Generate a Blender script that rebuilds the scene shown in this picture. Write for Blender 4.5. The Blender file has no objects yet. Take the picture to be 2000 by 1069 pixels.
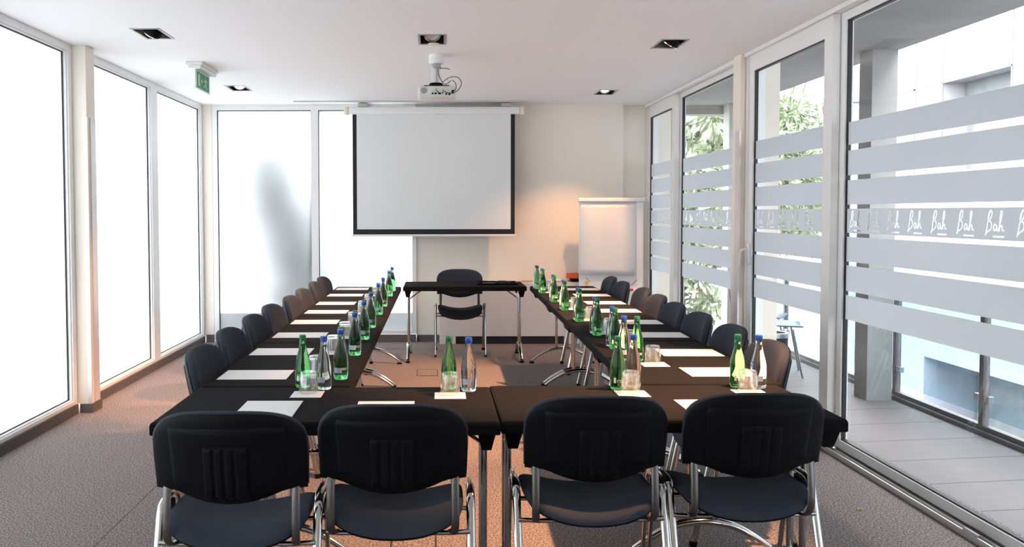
import bpy, bmesh, math, random
from mathutils import Vector, Matrix
random.seed(7)
PI = math.pi
scene = bpy.context.scene
COL = scene.collection

# ------------------------------------------------------------------ materials
def new_mat(name):
    m = bpy.data.materials.new(name); m.use_nodes = True
    nt = m.node_tree; nt.nodes.clear()
    out = nt.nodes.new('ShaderNodeOutputMaterial')
    return m, nt, out
def pbr(name, col, rough=.5, metal=0., spec=.5, trans=0., ior=1.45, bump=None, vary=None, coat=0., sheen=0.):
    m, nt, out = new_mat(name)
    b = nt.nodes.new('ShaderNodeBsdfPrincipled')
    b.inputs['Base Color'].default_value = (*col, 1)
    b.inputs['Roughness'].default_value = rough
    b.inputs['Metallic'].default_value = metal
    b.inputs['Specular IOR Level'].default_value = spec
    b.inputs['Transmission Weight'].default_value = trans
    b.inputs['IOR'].default_value = ior
    b.inputs['Coat Weight'].default_value = coat
    b.inputs['Sheen Weight'].default_value = sheen
    tc = nt.nodes.new('ShaderNodeTexCoord')
    if vary:                                   # (scale, amount)
        n = nt.nodes.new('ShaderNodeTexNoise'); n.inputs['Scale'].default_value = vary[0]; n.inputs['Detail'].default_value = 3
        nt.links.new(tc.outputs['Object'], n.inputs['Vector'])
        r = nt.nodes.new('ShaderNodeValToRGB')
        a = vary[1]
        r.color_ramp.elements[0].position = .3; r.color_ramp.elements[1].position = .7
        r.color_ramp.elements[0].color = (*[max(0, c*(1-a)) for c in col], 1)
        r.color_ramp.elements[1].color = (*[min(1, c*(1+a)) for c in col], 1)
        nt.links.new(n.outputs['Fac'], r.inputs['Fac']); nt.links.new(r.outputs['Color'], b.inputs['Base Color'])
    if bump:                                   # (scale, strength)
        n = nt.nodes.new('ShaderNodeTexNoise'); n.inputs['Scale'].default_value = bump[0]
        nt.links.new(tc.outputs['Object'], n.inputs['Vector'])
        bp = nt.nodes.new('ShaderNodeBump'); bp.inputs['Strength'].default_value = bump[1]; bp.inputs['Distance'].default_value = .002
        nt.links.new(n.outputs['Fac'], bp.inputs['Height']); nt.links.new(bp.outputs['Normal'], b.inputs['Normal'])
    nt.links.new(b.outputs[0], out.inputs[0])
    return m
def emit(name, col, s):
    m, nt, out = new_mat(name)
    e = nt.nodes.new('ShaderNodeEmission'); e.inputs[0].default_value = (*col, 1); e.inputs[1].default_value = s
    nt.links.new(e.outputs[0], out.inputs[0]); return m

PLASTER = pbr('cream_plaster', (.86, .80, .71), .85, bump=(60, .08))
CEILM = pbr('ceiling_paint', (.88, .868, .872), .9, bump=(90, .05))
UPVC = pbr('white_frame', (.85, .85, .84), .35)
GASKET = pbr('rubber_gasket', (.02, .02, .022), .5)
IVORY = pbr('ivory_plastic', (.80, .76, .62), .4)
GUARD = pbr('corner_guard_metal', (.74, .69, .68), .35, metal=.3)
SKIRT = pbr('carpet_skirting', (.12, .105, .105), .95, vary=(180, .35))
CHROME = pbr('chrome', (.52, .51, .50), .13, metal=1)
STEEL = pbr('brushed_steel', (.42, .41, .41), .3, metal=1)
ALU = pbr('aluminium_track', (.60, .59, .57), .4, metal=.6)
UPRIGHT = pbr('dull_steel_upright', (.20, .19, .185), .34, metal=1)
BLACKP = pbr('black_plastic', (.0035, .0035, .005), .5, spec=.16, bump=(700, .15))
FABRIC = pbr('grey_blue_chair_fabric', (.036, .043, .060), .9, spec=.15, bump=(900, .5), vary=(500, .12), sheen=.06)
CLOTH = pbr('black_stretch_cloth', (.0085, .0078, .0085), .9, spec=.12, bump=(1200, .3))
TOPM = pbr('laminate_top', (.05, .05, .05), .5)
PAPER = pbr('white_paper', (.84, .83, .82), .6)
SCREENW = pbr('screen_white', (.79, .80, .79), .8)
SCREENB = pbr('screen_black', (.012, .012, .014), .7)
CABW = pbr('white_lacquer', (.80, .76, .73), .25, coat=.3)
DARK = pbr('dark_plinth', (.015, .015, .016), .5)
CAPB = pbr('blue_cap', (.012, .07, .38), .35)
CAPG = pbr('green_cap', (.012, .14, .055), .35)
GREENG = pbr('green_bottle_glass', (.20, .74, .27), .0, trans=1, ior=1.36)
CLEARG = pbr('clear_bottle_glass', (.93, .96, .97), .0, trans=1, ior=1.34)
TUMB = None
LABB = pbr('pale_blue_label', (.42, .50, .60), .5)
LABW = pbr('white_print', (.78, .84, .80), .5)
PROJ = pbr('projector_plastic', (.70, .70, .67), .4)
GREYT = pbr('lamp_trim_grey', (.36, .35, .35), .4, metal=.4)
RECESS = pbr('recess_black', (.02, .02, .022), .4)
REFL = pbr('lamp_reflector', (.75, .74, .72), .2, metal=1)
CONC = pbr('terrace_concrete', (.27, .265, .26), .8, vary=(2.5, .12))
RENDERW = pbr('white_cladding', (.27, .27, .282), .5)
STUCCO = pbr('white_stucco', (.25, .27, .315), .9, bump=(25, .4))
JOINT = pbr('cladding_joint', (.13, .13, .15), .6)
OPEN = pbr('recess_grey', (.10, .11, .12), .7, vary=(4, .2))
RAILM = pbr('rail_grey', (.13, .125, .13), .45, metal=.4)
RAILL = pbr('rail_pale', (.33, .32, .32), .4, metal=.3)
GROUNDM = pbr('courtyard_ground', (.20, .20, .20), .9, vary=(1.2, .15))
BARK = pbr('bark', (.11, .08, .055), .9, vary=(20, .3))
SHELL = pbr('terrace_chair_shell', (.11, .15, .18), .5)
GREENS = pbr('sign_green', (.03, .26, .12), .5)
PALEG = pbr('sign_edge_pale', (.45, .75, .62), .3)
SIGNW = pbr('sign_pictogram', (.55, .75, .50), .5)
REDB = pbr('red_card', (.70, .055, .035), .5)
ORANGE = pbr('orange_card', (.85, .20, .04), .5)
YELLOW = pbr('yellow_magnet', (.85, .52, .02), .4)
TAN = pbr('tan_grille', (.50, .36, .20), .5)
CABLE = pbr('black_cable', (.012, .011, .011), .5)
GOLD = pbr('brass', (.50, .34, .10), .3, metal=1)
LEAF = pbr('pale_green_leaf', (.26, .31, .20), .5, vary=(3, .4))
LEAF2 = pbr('dark_green_leaf', (.10, .13, .09), .5, vary=(3, .4))
CRUMB = pbr('crumb', (.50, .36, .20), .8)
BEADW = pbr('paper_cup', (.80, .74, .72), .6)
LAMPOFF = pbr('lamp_face', (.72, .66, .64), .25)
LAMPON = emit('lamp_lit', (1., .88, .72), 2.)

def carpet():
    m, nt, out = new_mat('speckled_carpet')
    b = nt.nodes.new('ShaderNodeBsdfPrincipled'); b.inputs['Roughness'].default_value = .95; b.inputs['Specular IOR Level'].default_value = .1
    tc = nt.nodes.new('ShaderNodeTexCoord')
    n = nt.nodes.new('ShaderNodeTexNoise'); n.inputs['Scale'].default_value = 120; n.inputs['Detail'].default_value = 5; n.inputs['Roughness'].default_value = .75
    nt.links.new(tc.outputs['Object'], n.inputs['Vector'])
    r = nt.nodes.new('ShaderNodeValToRGB')
    e = r.color_ramp.elements
    e[0].position = .41; e[0].color = (.075, .062, .060, 1); e[1].position = .60; e[1].color = (.40, .345, .335, 1)
    mid = e.new(.5); mid.color = (.20, .166, .160, 1)
    nt.links.new(n.outputs['Fac'], r.inputs['Fac'])
    # one tile seam along the room
    sx = nt.nodes.new('ShaderNodeSeparateXYZ'); nt.links.new(tc.outputs['Object'], sx.inputs[0])
    a = nt.nodes.new('ShaderNodeMath'); a.operation = 'ADD'; a.inputs[1].default_value = 1.5; nt.links.new(sx.outputs[0], a.inputs[0])
    ab = nt.nodes.new('ShaderNodeMath'); ab.operation = 'ABSOLUTE'; nt.links.new(a.outputs[0], ab.inputs[0])
    lt = nt.nodes.new('ShaderNodeMath'); lt.operation = 'LESS_THAN'; lt.inputs[1].default_value = .0022; nt.links.new(ab.outputs[0], lt.inputs[0])
    mx = nt.nodes.new('ShaderNodeMix'); mx.data_type = 'RGBA'
    nt.links.new(lt.outputs[0], mx.inputs[0]); nt.links.new(r.outputs[0], mx.inputs[6]); mx.inputs[7].default_value = (.06, .045, .042, 1)
    nt.links.new(mx.outputs[2], b.inputs['Base Color'])
    bp = nt.nodes.new('ShaderNodeBump'); bp.inputs['Strength'].default_value = .5; bp.inputs['Distance'].default_value = .003
    nt.links.new(n.outputs['Fac'], bp.inputs['Height']); nt.links.new(bp.outputs[0], b.inputs['Normal'])
    nt.links.new(b.outputs[0], out.inputs[0]); return m
CARPET = carpet()

def decking():
    m, nt, out = new_mat('grey_brown_decking')
    b = nt.nodes.new('ShaderNodeBsdfPrincipled'); b.inputs['Roughness'].default_value = .6
    tc = nt.nodes.new('ShaderNodeTexCoord'); mp = nt.nodes.new('ShaderNodeMapping'); mp.inputs['Rotation'].default_value = (0, 0, math.radians(-7))
    nt.links.new(tc.outputs['Object'], mp.inputs[0]); sx = nt.nodes.new('ShaderNodeSeparateXYZ'); nt.links.new(mp.outputs[0], sx.inputs[0])
    def band(period, w):
        d = nt.nodes.new('ShaderNodeMath'); d.operation = 'DIVIDE'; d.inputs[1].default_value = period; nt.links.new(sx.outputs[1], d.inputs[0])
        f = nt.nodes.new('ShaderNodeMath'); f.operation = 'FRACT'; nt.links.new(d.outputs[0], f.inputs[0])
        l = nt.nodes.new('ShaderNodeMath'); l.operation = 'LESS_THAN'; l.inputs[1].default_value = w/period; nt.links.new(f.outputs[0], l.inputs[0]); return l
    l1 = band(.42, .010); l2 = band(.14, .004)
    h = nt.nodes.new('ShaderNodeMath'); h.operation = 'MULTIPLY'; h.inputs[1].default_value = .35; nt.links.new(l2.outputs[0], h.inputs[0])
    mxm = nt.nodes.new('ShaderNodeMath'); mxm.operation = 'MAXIMUM'; nt.links.new(l1.outputs[0], mxm.inputs[0]); nt.links.new(h.outputs[0], mxm.inputs[1])
    n = nt.nodes.new('ShaderNodeTexNoise'); n.inputs['Scale'].default_value = 6; nt.links.new(tc.outputs['Object'], n.inputs['Vector'])
    r = nt.nodes.new('ShaderNodeValToRGB'); r.color_ramp.elements[0].color = (.125, .101, .097, 1); r.color_ramp.elements[1].color = (.155, .130, .126, 1)
    nt.links.new(n.outputs['Fac'], r.inputs['Fac'])
    mx = nt.nodes.new('ShaderNodeMix'); mx.data_type = 'RGBA'; nt.links.new(mxm.outputs[0], mx.inputs[0]); nt.links.new(r.outputs[0], mx.inputs[6]); mx.inputs[7].default_value = (.02, .018, .018, 1)
    nt.links.new(mx.outputs[2], b.inputs['Base Color']); nt.links.new(b.outputs[0], out.inputs[0]); return m
DECK = decking()

def thin_glass(name, tint, gloss=.04):
    m, nt, out = new_mat(name)
    t = nt.nodes.new('ShaderNodeBsdfTransparent'); t.inputs[0].default_value = (*tint, 1)
    g = nt.nodes.new('ShaderNodeBsdfGlossy'); g.inputs['Roughness'].default_value = 0
    lw = nt.nodes.new('ShaderNodeLayerWeight'); lw.inputs[0].default_value = .5
    pw = nt.nodes.new('ShaderNodeMath'); pw.operation = 'POWER'; pw.inputs[1].default_value = 5; nt.links.new(lw.outputs['Facing'], pw.inputs[0])
    fr = nt.nodes.new('ShaderNodeMath'); fr.operation = 'MULTIPLY_ADD'; fr.inputs[1].default_value = .9; fr.inputs[2].default_value = .07; nt.links.new(pw.outputs[0], fr.inputs[0])
    mx = nt.nodes.new('ShaderNodeMixShader')
    nt.links.new(fr.outputs[0], mx.inputs[0]); nt.links.new(t.outputs[0], mx.inputs[1]); nt.links.new(g.outputs[0], mx.inputs[2])
    nt.links.new(mx.outputs[0], out.inputs[0]); return m
PANE = thin_glass('clear_window_glass', (.93, .96, .96))
RAILG = thin_glass('railing_glass', (.80, .90, .94))

def frosted(name, tcol, dcol, mixd, gloss=.05):
    m, nt, out = new_mat(name)
    t = nt.nodes.new('ShaderNodeBsdfTranslucent'); t.inputs[0].default_value = (*tcol, 1)
    d = nt.nodes.new('ShaderNodeBsdfDiffuse'); d.inputs[0].default_value = (*dcol, 1)
    a = nt.nodes.new('ShaderNodeMixShader'); a.inputs[0].default_value = mixd
    nt.links.new(t.outputs[0], a.inputs[1]); nt.links.new(d.outputs[0], a.inputs[2])
    g = nt.nodes.new('ShaderNodeBsdfGlossy'); g.inputs['Roughness'].default_value = .15
    b = nt.nodes.new('ShaderNodeMixShader'); b.inputs[0].default_value = gloss
    nt.links.new(a.outputs[0], b.inputs[1]); nt.links.new(g.outputs[0], b.inputs[2])
    nt.links.new(b.outputs[0], out.inputs[0]); return m
def tumbler_mat():
    m, nt, out = new_mat('tumbler_glass')
    t = nt.nodes.new('ShaderNodeBsdfTransparent'); t.inputs[0].default_value = (.95, .965, .96, 1)
    g = nt.nodes.new('ShaderNodeBsdfGlossy'); g.inputs['Roughness'].default_value = .04; g.inputs[0].default_value = (1, 1, 1, 1)
    d = nt.nodes.new('ShaderNodeBsdfTranslucent'); d.inputs[0].default_value = (.95, .97, .98, 1)
    lw = nt.nodes.new('ShaderNodeLayerWeight'); lw.inputs[0].default_value = .5
    pw = nt.nodes.new('ShaderNodeMath'); pw.operation = 'POWER'; pw.inputs[1].default_value = 2.2; nt.links.new(lw.outputs['Facing'], pw.inputs[0])
    fr = nt.nodes.new('ShaderNodeMath'); fr.operation = 'MULTIPLY_ADD'; fr.inputs[1].default_value = .75; fr.inputs[2].default_value = .08; nt.links.new(pw.outputs[0], fr.inputs[0])
    a = nt.nodes.new('ShaderNodeMixShader'); a.inputs[0].default_value = .10
    nt.links.new(t.outputs[0], a.inputs[1]); nt.links.new(d.outputs[0], a.inputs[2])
    b = nt.nodes.new('ShaderNodeMixShader'); nt.links.new(fr.outputs[0], b.inputs[0]); nt.links.new(a.outputs[0], b.inputs[1]); nt.links.new(g.outputs[0], b.inputs[2])
    nt.links.new(b.outputs[0], out.inputs[0]); return m
TUMB = tumbler_mat()
FROST = frosted('frosted_window_glass', (.262, .280, .290), (.6, .6, .6), .08)
FROSTLOW = frosted('grey_film_glass', (.085, .092, .096), (.30, .31, .32), .4)
FILM = frosted('frosted_stripe_film', (.52, .522, .525), (.46, .46, .46), .25, .04)

# ------------------------------------------------------------------ mesh helpers
def tag(o, label=None, cat=None, group=None, kind=None):
    if label: o['label'] = label
    if cat: o['category'] = cat
    if group: o['group'] = group
    if kind: o['kind'] = kind
    return o
def empty(name, loc=(0, 0, 0), rz=0.):
    o = bpy.data.objects.new(name, None); COL.objects.link(o)
    o.location = loc; o.rotation_euler = (0, 0, rz); o.empty_display_size = .1
    return o
class MB:
    def __init__(s): s.bm = bmesh.new()
    def box(s, x0, x1, y0, y1, z0, z1, bev=0., seg=2):
        b = bmesh.new(); bmesh.ops.create_cube(b, size=1)
        for v in b.verts:
            v.co = Vector(((x0+x1)/2+v.co.x*(x1-x0), (y0+y1)/2+v.co.y*(y1-y0), (z0+z1)/2+v.co.z*(z1-z0)))
        if bev: bmesh.ops.bevel(b, geom=list(b.edges)+list(b.verts), offset=bev, segments=seg, profile=.5, affect='EDGES')
        s.merge(b); return s
    def merge(s, b, mat=None):
        if mat: bmesh.ops.transform(b, matrix=mat, verts=b.verts)
        me = bpy.data.meshes.new('tmp'); b.to_mesh(me); b.free(); s.bm.from_mesh(me); bpy.data.meshes.remove(me)
    def quad(s, pts):
        vs = [s.bm.verts.new(p) for p in pts]; s.bm.faces.new(vs); return s
    def lathe(s, prof, cx=0, cy=0, cz=0, seg=24, flute=None):
        rings = []
        for r, z in prof:
            if r < 1e-6: rings.append([s.bm.verts.new((cx, cy, cz+z))]); continue
            ring = []
            for i in range(seg):
                a = 2*PI*i/seg; rr = r*(1+(flute[1]*math.cos(a*flute[0]) if flute and flute[2] < z < flute[3] else 0))
                ring.append(s.bm.verts.new((cx+rr*math.cos(a), cy+rr*math.sin(a), cz+z)))
            rings.append(ring)
        for A, B in zip(rings, rings[1:]):
            if len(A) == 1 and len(B) == 1: continue
            for i in range(seg):
                j = (i+1) % seg
                if len(A) == 1: s.bm.faces.new((A[0], B[j], B[i]))
                elif len(B) == 1: s.bm.faces.new((A[i], A[j], B[0]))
                else: s.bm.faces.new((A[i], A[j], B[j], B[i]))
        return s
    def tube(s, pts, a, b=None, ref=(1, 0, 0), seg=10, taper=None):
        b = b or a; pts = [Vector(p) for p in pts]; ref = Vector(ref); rings = []; prevS = None
        for i, p in enumerate(pts):
            T = (pts[min(i+1, len(pts)-1)]-pts[max(i-1, 0)]).normalized()
            S = ref-T*ref.dot(T)
            if S.length < .05: S = prevS-T*prevS.dot(T) if prevS else T.orthogonal()
            S.normalize(); prevS = S; N = T.cross(S)
            k = taper(i/(len(pts)-1)) if taper else 1
            rings.append([s.bm.verts.new(p+S*(a*k*math.cos(2*PI*q/seg))+N*(b*k*math.sin(2*PI*q/seg))) for q in range(seg)])
        for A, B in zip(rings, rings[1:]):
            for q in range(seg): s.bm.faces.new((A[q], A[(q+1) % seg], B[(q+1) % seg], B[q]))
        s.bm.faces.new(rings[0]); s.bm.faces.new(rings[-1]); return s
    def prism(s, outline, z0, z1):     # outline in xy
        lo = [s.bm.verts.new((x, y, z0)) for x, y in outline]; hi = [s.bm.verts.new((x, y, z1)) for x, y in outline]
        n = len(outline); s.bm.faces.new(lo); s.bm.faces.new(hi)
        for i in range(n): s.bm.faces.new((lo[i], lo[(i+1) % n], hi[(i+1) % n], hi[i]))
        return s
    def build(s, name, m, parent=None, smooth=False, kind=None, loc=None, rz=None):
        bmesh.ops.recalc_face_normals(s.bm, faces=s.bm.faces)
        me = bpy.data.meshes.new(name); s.bm.to_mesh(me); s.bm.free()
        me.materials.append(m)
        if smooth:
            me.polygons.foreach_set('use_smooth', [True]*len(me.polygons))
            try: me.set_sharp_from_angle(angle=math.radians(45))
            except Exception: pass
        o = bpy.data.objects.new(name, me); COL.objects.link(o)
        if parent: o.parent = parent
        if kind: o['kind'] = kind
        if loc: o.location = loc
        if rz is not None: o.rotation_euler = (0, 0, rz)
        return o
def spline(pts, n=6):
    P = [Vector(p) for p in pts]; out = []
    for i in range(len(P)-1):
        p0, p1, p2, p3 = P[max(i-1, 0)], P[i], P[i+1], P[min(i+2, len(P)-1)]
        for k in range(n):
            t = k/n
            out.append(.5*((2*p1)+(-p0+p2)*t+(2*p0-5*p1+4*p2-p3)*t*t+(-p0+3*p1-3*p2+p3)*t**3))
    out.append(P[-1]); return out
CH = {}
def copy_tree(o, parent=None):
    c = o.copy(); COL.objects.link(c)
    if parent: c.parent = parent
    for ch in list(o.children): copy_tree(ch, c)
    return c
class Proto:                       # the first placing uses the prototype itself, later ones copy it
    def __init__(s, make): s.make = make; s.o = None
    def place(s, loc, rz, label, group=None, cat=None):
        if s.o is None: s.o = o = s.make()
        else: o = copy_tree(s.o)
        o.location = loc; o.rotation_euler = (0, 0, rz)
        if cat: o['category'] = cat
        o['label'] = label
        if group: o['group'] = group
        return o
ORD = ['first', 'second', 'third', 'fourth', 'fifth', 'sixth', 'seventh', 'eighth']

# ------------------------------------------------------------------ room shell
XL, XR, YB, ZC, YN = -2.62, 2.36, 9.40, 2.65, -2.6
MB().box(-3.0, 2.62, YN, YB+.3, -.12, 0).build('floor', CARPET, kind='structure')

LAMPS = [(-1.91, 5.67), (-.04, 5.87), (1.65, 6.04), (-1.92, 8.13), (1.68, 8.45), (-1.9, 3.0), (-.04, 3.15), (1.62, 3.35), (-1.9, .6), (-.04, .6), (1.62, .6)]
LW, LD = .165, .305
def ceiling():
    # strips in y, each strip cut in x around the lamp holes that fall into it
    m = MB(); ys = sorted({YN, YB+.3} | {y-LD/2 for _, y in LAMPS} | {y+LD/2 for _, y in LAMPS})
    for y0, y1 in zip(ys, ys[1:]):
        if y1-y0 < 1e-4: continue
        yc = (y0+y1)/2
        hs = sorted((x-LW/2, x+LW/2) for x, y in LAMPS if abs(yc-y) < LD/2)
        x = -3.0
        for a, b in hs:
            m.quad([(x, y0, ZC), (a, y0, ZC), (a, y1, ZC), (x, y1, ZC)]); x = b
        m.quad([(x, y0, ZC), (2.62, y0, ZC), (2.62, y1, ZC), (x, y1, ZC)])
    m.box(-3.0, 2.62, YN, YB+.3, 3.0, 3.1)
    m.build('ceiling', CEILM, kind='structure')
ceiling()
MB().box(-3.0, 2.62, YN-.1, YN, 0, 3.0).build('wall_near', PLASTER, kind='structure')
m = MB(); m.box(-.245, 2.066, YB, YB+.2, 0, ZC+.02); m.box(2.066, 2.62, YB+.09, YB+.2, 0, ZC+.02)
m.build('wall_back', PLASTER, kind='structure')
m = MB(); m.box(-.245, 2.064, YB-.013, YB-.0005, 0, .075); m.build('baseboard_back', SKIRT, kind='structure')
m = MB(); m.box(-2.50, -.247, YB-.045, YB-.021, 0, .085); m.build('baseboard_window', SKIRT, kind='structure')
# the back corner column
MB().box(-2.72, -2.515, YB-.02, YB+.06, .0005, ZC-.0005).build('wall_corner', PLASTER, kind='structure')
MB().box(-2.60, -2.51, YB-.035, YB-.021, 0.0005, .085).build('baseboard_corner', SKIRT, kind='structure')

WN = [0]
def window_x(x_in, sgn, y0, y1, panes, zg0, zg1, glassm, ztop=ZC, zbot=.07, name='window', depth=.09, post=.05):
    """a framed window lying in a plane x = const; the room is on the side -sgn"""
    WN[0] += 1; root = tag(empty(f'{name}_{WN[0]}', (0, 0, 0)), kind='structure')
    xa, xb = sorted((x_in, x_in+sgn*depth)); m = MB()
    m.box(xa, xb, y0, y1, zg1, ztop-.001); m.box(xa, xb, y0, y1, zbot, zg0)
    xs = [y0]+[v for p in panes for v in p]+[y1]
    for a, b in zip(xs[0::2], xs[1::2]): m.box(xa, xb, a, b, zg0, zg1)
    # glazing beads step down to the glass
    xi, xj = sorted((x_in+sgn*.012, x_in+sgn*.05))
    for a, b in panes:
        m.box(xi, xj, a, a+.012, zg0, zg1); m.box(xi, xj, b-.012, b, zg0, zg1); m.box(xi, xj, a+.012, b-.012, zg0, zg0+.012); m.box(xi, xj, a+.012, b-.012, zg1-.012, zg1)
    f = m.build('window_frame', UPVC, root, kind='structure')
    g = MB(); xi, xj = sorted((x_in+sgn*.03, x_in+sgn*.045))
    for a, b in panes:
        a += .012; b -= .012; c, d = zg0+.012, zg1-.012; w = .007
        g.box(xi, xj, a, a+w, c, d); g.box(xi, xj, b-w, b, c, d); g.box(xi, xj, a+w, b-w, c, c+w); g.box(xi, xj, a+w, b-w, d-w, d)
    g.build('gasket', GASKET, root, kind='structure')
    for a, b in panes:
        MB().quad([(x_in+sgn*.04, a, zg0), (x_in+sgn*.04, b, zg0), (x_in+sgn*.04, b, zg1), (x_in+sgn*.04, a, zg1)]).build('pane', glassm, root, kind='structure')
    return root
# left wall: three bays of frosted panes between cream pillars
def pillar(y0, y1, nm):
    MB().box(-2.74, -2.52, y0, y1, .066, ZC-.0005).build(nm, PLASTER, kind='structure')
    MB().box(-2.60, -2.508, y0-.012, y1+.012, 0.0005, .066).build('baseboard_pillar', SKIRT, kind='structure')
window_x(XL, -1, 6.205, 9.375, [(6.28, 7.71), (7.88, 9.32)], .095, 2.605, FROST)
window_x(XL, -1, 2.96, 6.045, [(3.05, 4.43), (4.58, 5.99)], .095, 2.605, FROST)
window_x(XL, -1, -.30, 2.80, [(-.2, 1.18), (1.33, 2.72)], .095, 2.605, FROST)
window_x(XL, -1, -2.6, -.46, [(-2.5, -.55)], .095, 2.605, FROST)
for y0, y1 in ((6.05, 6.20), (2.805, 2.955), (-.455, -.305)): pillar(y0, y1, 'wall_pillar')
m = MB()
for y0, y1 in ((6.215, YB-.06), (2.97, 6.035), (-.29, 2.79), (-2.6, -.47)): m.box(-2.66, -2.608, y0, y1, 0, .068)
m.build('baseboard_left', SKIRT, kind='structure')
tag(MB().box(-2.522, -2.512, 6.10, 6.188, .07, 2.14).box(-2.5395, -2.512, 6.040, 6.048, .07, 2.14).build('trim_1', GUARD), kind='structure')

# back wall windows (plane y = YB-.02)
def window_back():
    root = tag(empty('window_9'), kind='structure'); y0, y1 = YB-.02, YB+.07; m = MB()
    zg0, zg1 = .125, 2.590; panes = [(-2.46, -1.415), (-1.335, -.288)]
    m.box(-2.512, -.246, y0, y1, zg1, ZC-.001); m.box(-2.512, -.246, y0, y1, .086, zg0)
    for a, b in ((-2.512, -2.46), (-1.415, -1.335), (-.288, -.246)): m.box(a, b, y0, y1, zg0, zg1)
    m.build('window_frame', UPVC, root, kind='structure')
    g = MB()
    for a, b in panes:
        w = .007; g.box(a, a+w, y0+.02, y0+.035, zg0, zg1); g.box(b-w*.4, b, y0+.02, y0+.035, zg0, zg1); g.box(a, b, y0+.02, y0+.035, zg1-w, zg1)
    g.build('gasket', GASKET, root, kind='structure')
    for a, b in panes:
        MB().quad([(a, y0+.04, .32), (b, y0+.04, .32), (b, y0+.04, zg1), (a, y0+.04, zg1)]).build('pane', FROST, root, kind='structure')
        MB().quad([(a, y0+.04, zg0), (b, y0+.04, zg0), (b, y0+.04, .32), (a, y0+.04, .32)]).build('lower_pane', FROSTLOW, root, kind='structure')
window_back()

# right wall: sliding glass doors with frosted stripes and the handwritten word cut out of the film
STR = [(1.845, 1.98), (1.665, 1.812), (1.493, 1.637), (1.155, 1.302), (.98, 1.132), (.81, .955)]
STROKES = [  # handwritten "Bah", x to the right, y up, unit = capital height
    [(.02, -.22), (.10, .05), (.20, .45), (.30, .85), (.36, 1.0)],
    [(.20, .62), (.28, .93), (.42, 1.06), (.52, .95), (.47, .72), (.33, .52), (.46, .44), (.50, .24), (.38, .04), (.18, -.04), (.02, -.22)],
    [(.86, .30), (.74, .34), (.66, .18), (.70, .02), (.82, .06), (.90, .26), (.90, .08), (1.0, .0)],
    [(1.0, .0), (1.14, .34), (1.28, .78), (1.28, 1.02), (1.18, .96), (1.14, .55), (1.10, .0)],
    [(1.12, .10), (1.22, .28), (1.32, .24), (1.32, .05), (1.46, .02)]]
def bah_cells(h=.085, cell=.0022, wdt=.0040):
    segs = []
    for st in STROKES:
        P = [(p.x*h, p.y*h) for p in spline([(a, b, 0) for a, b in st], 5)]
        segs += list(zip(P, P[1:]))
    def ins(x, y):
        for (x0, y0), (x1, y1) in segs:
            dx, dy = x1-x0, y1-y0; L = dx*dx+dy*dy or 1e-9; t = max(0, min(1, ((x-x0)*dx+(y-y0)*dy)/L))
            if (x-x0-t*dx)**2+(y-y0-t*dy)**2 < wdt*wdt/4*1.3: return True
        return .052 < x < .125 and -.0275 < y < -.0225           # the small line of print under the word
    return ins, cell
def film_mesh(x, y0, y1):
    m = MB()
    def q(a, b, c, d): m.quad([(x, a, c), (x, b, c), (x, b, d), (x, a, d)])
    for a, b in STR: q(y0, y1, a, b)
    # the lettered band 1.325 - 1.468
    ins, cell = bah_cells(); zb = 1.325; zt = 1.468; base = 1.325+.040; pitch = .205; W = .14
    y = y1-.03                                                    # words run towards the camera
    spans = []
    while y-W > y0+.005: spans.append(y); y -= pitch
    n = int((zt-zb)/cell)
    lo, hi = base-.028, base+.096
    q(y0, y1, zb, lo); q(y0, y1, hi, zt)
    edge = [y0]
    for s in reversed(spans): edge += [s-W, s]
    edge.append(y1)
    for a, b in zip(edge[0::2], edge[1::2]): q(a, b, lo, hi)
    rows = []
    zc = lo
    while zc < hi-1e-6:
        z2 = min(hi, zc+cell); runs = []; st = None; u = 0.
        while u < W-1e-6:
            i = ins(u+cell/2-.002, (zc+z2)/2-base)
            if not i and st is None: st = u
            if i and st is not None: runs.append((st, u)); st = None
            u += cell
        if st is not None: runs.append((st, W))
        rows.append((zc, z2, runs)); zc = z2
    for s in spans:
        for z1, z2, runs in rows:
            for a, b in runs: q(s-b, s-a, z1, z2)
    return m
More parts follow.
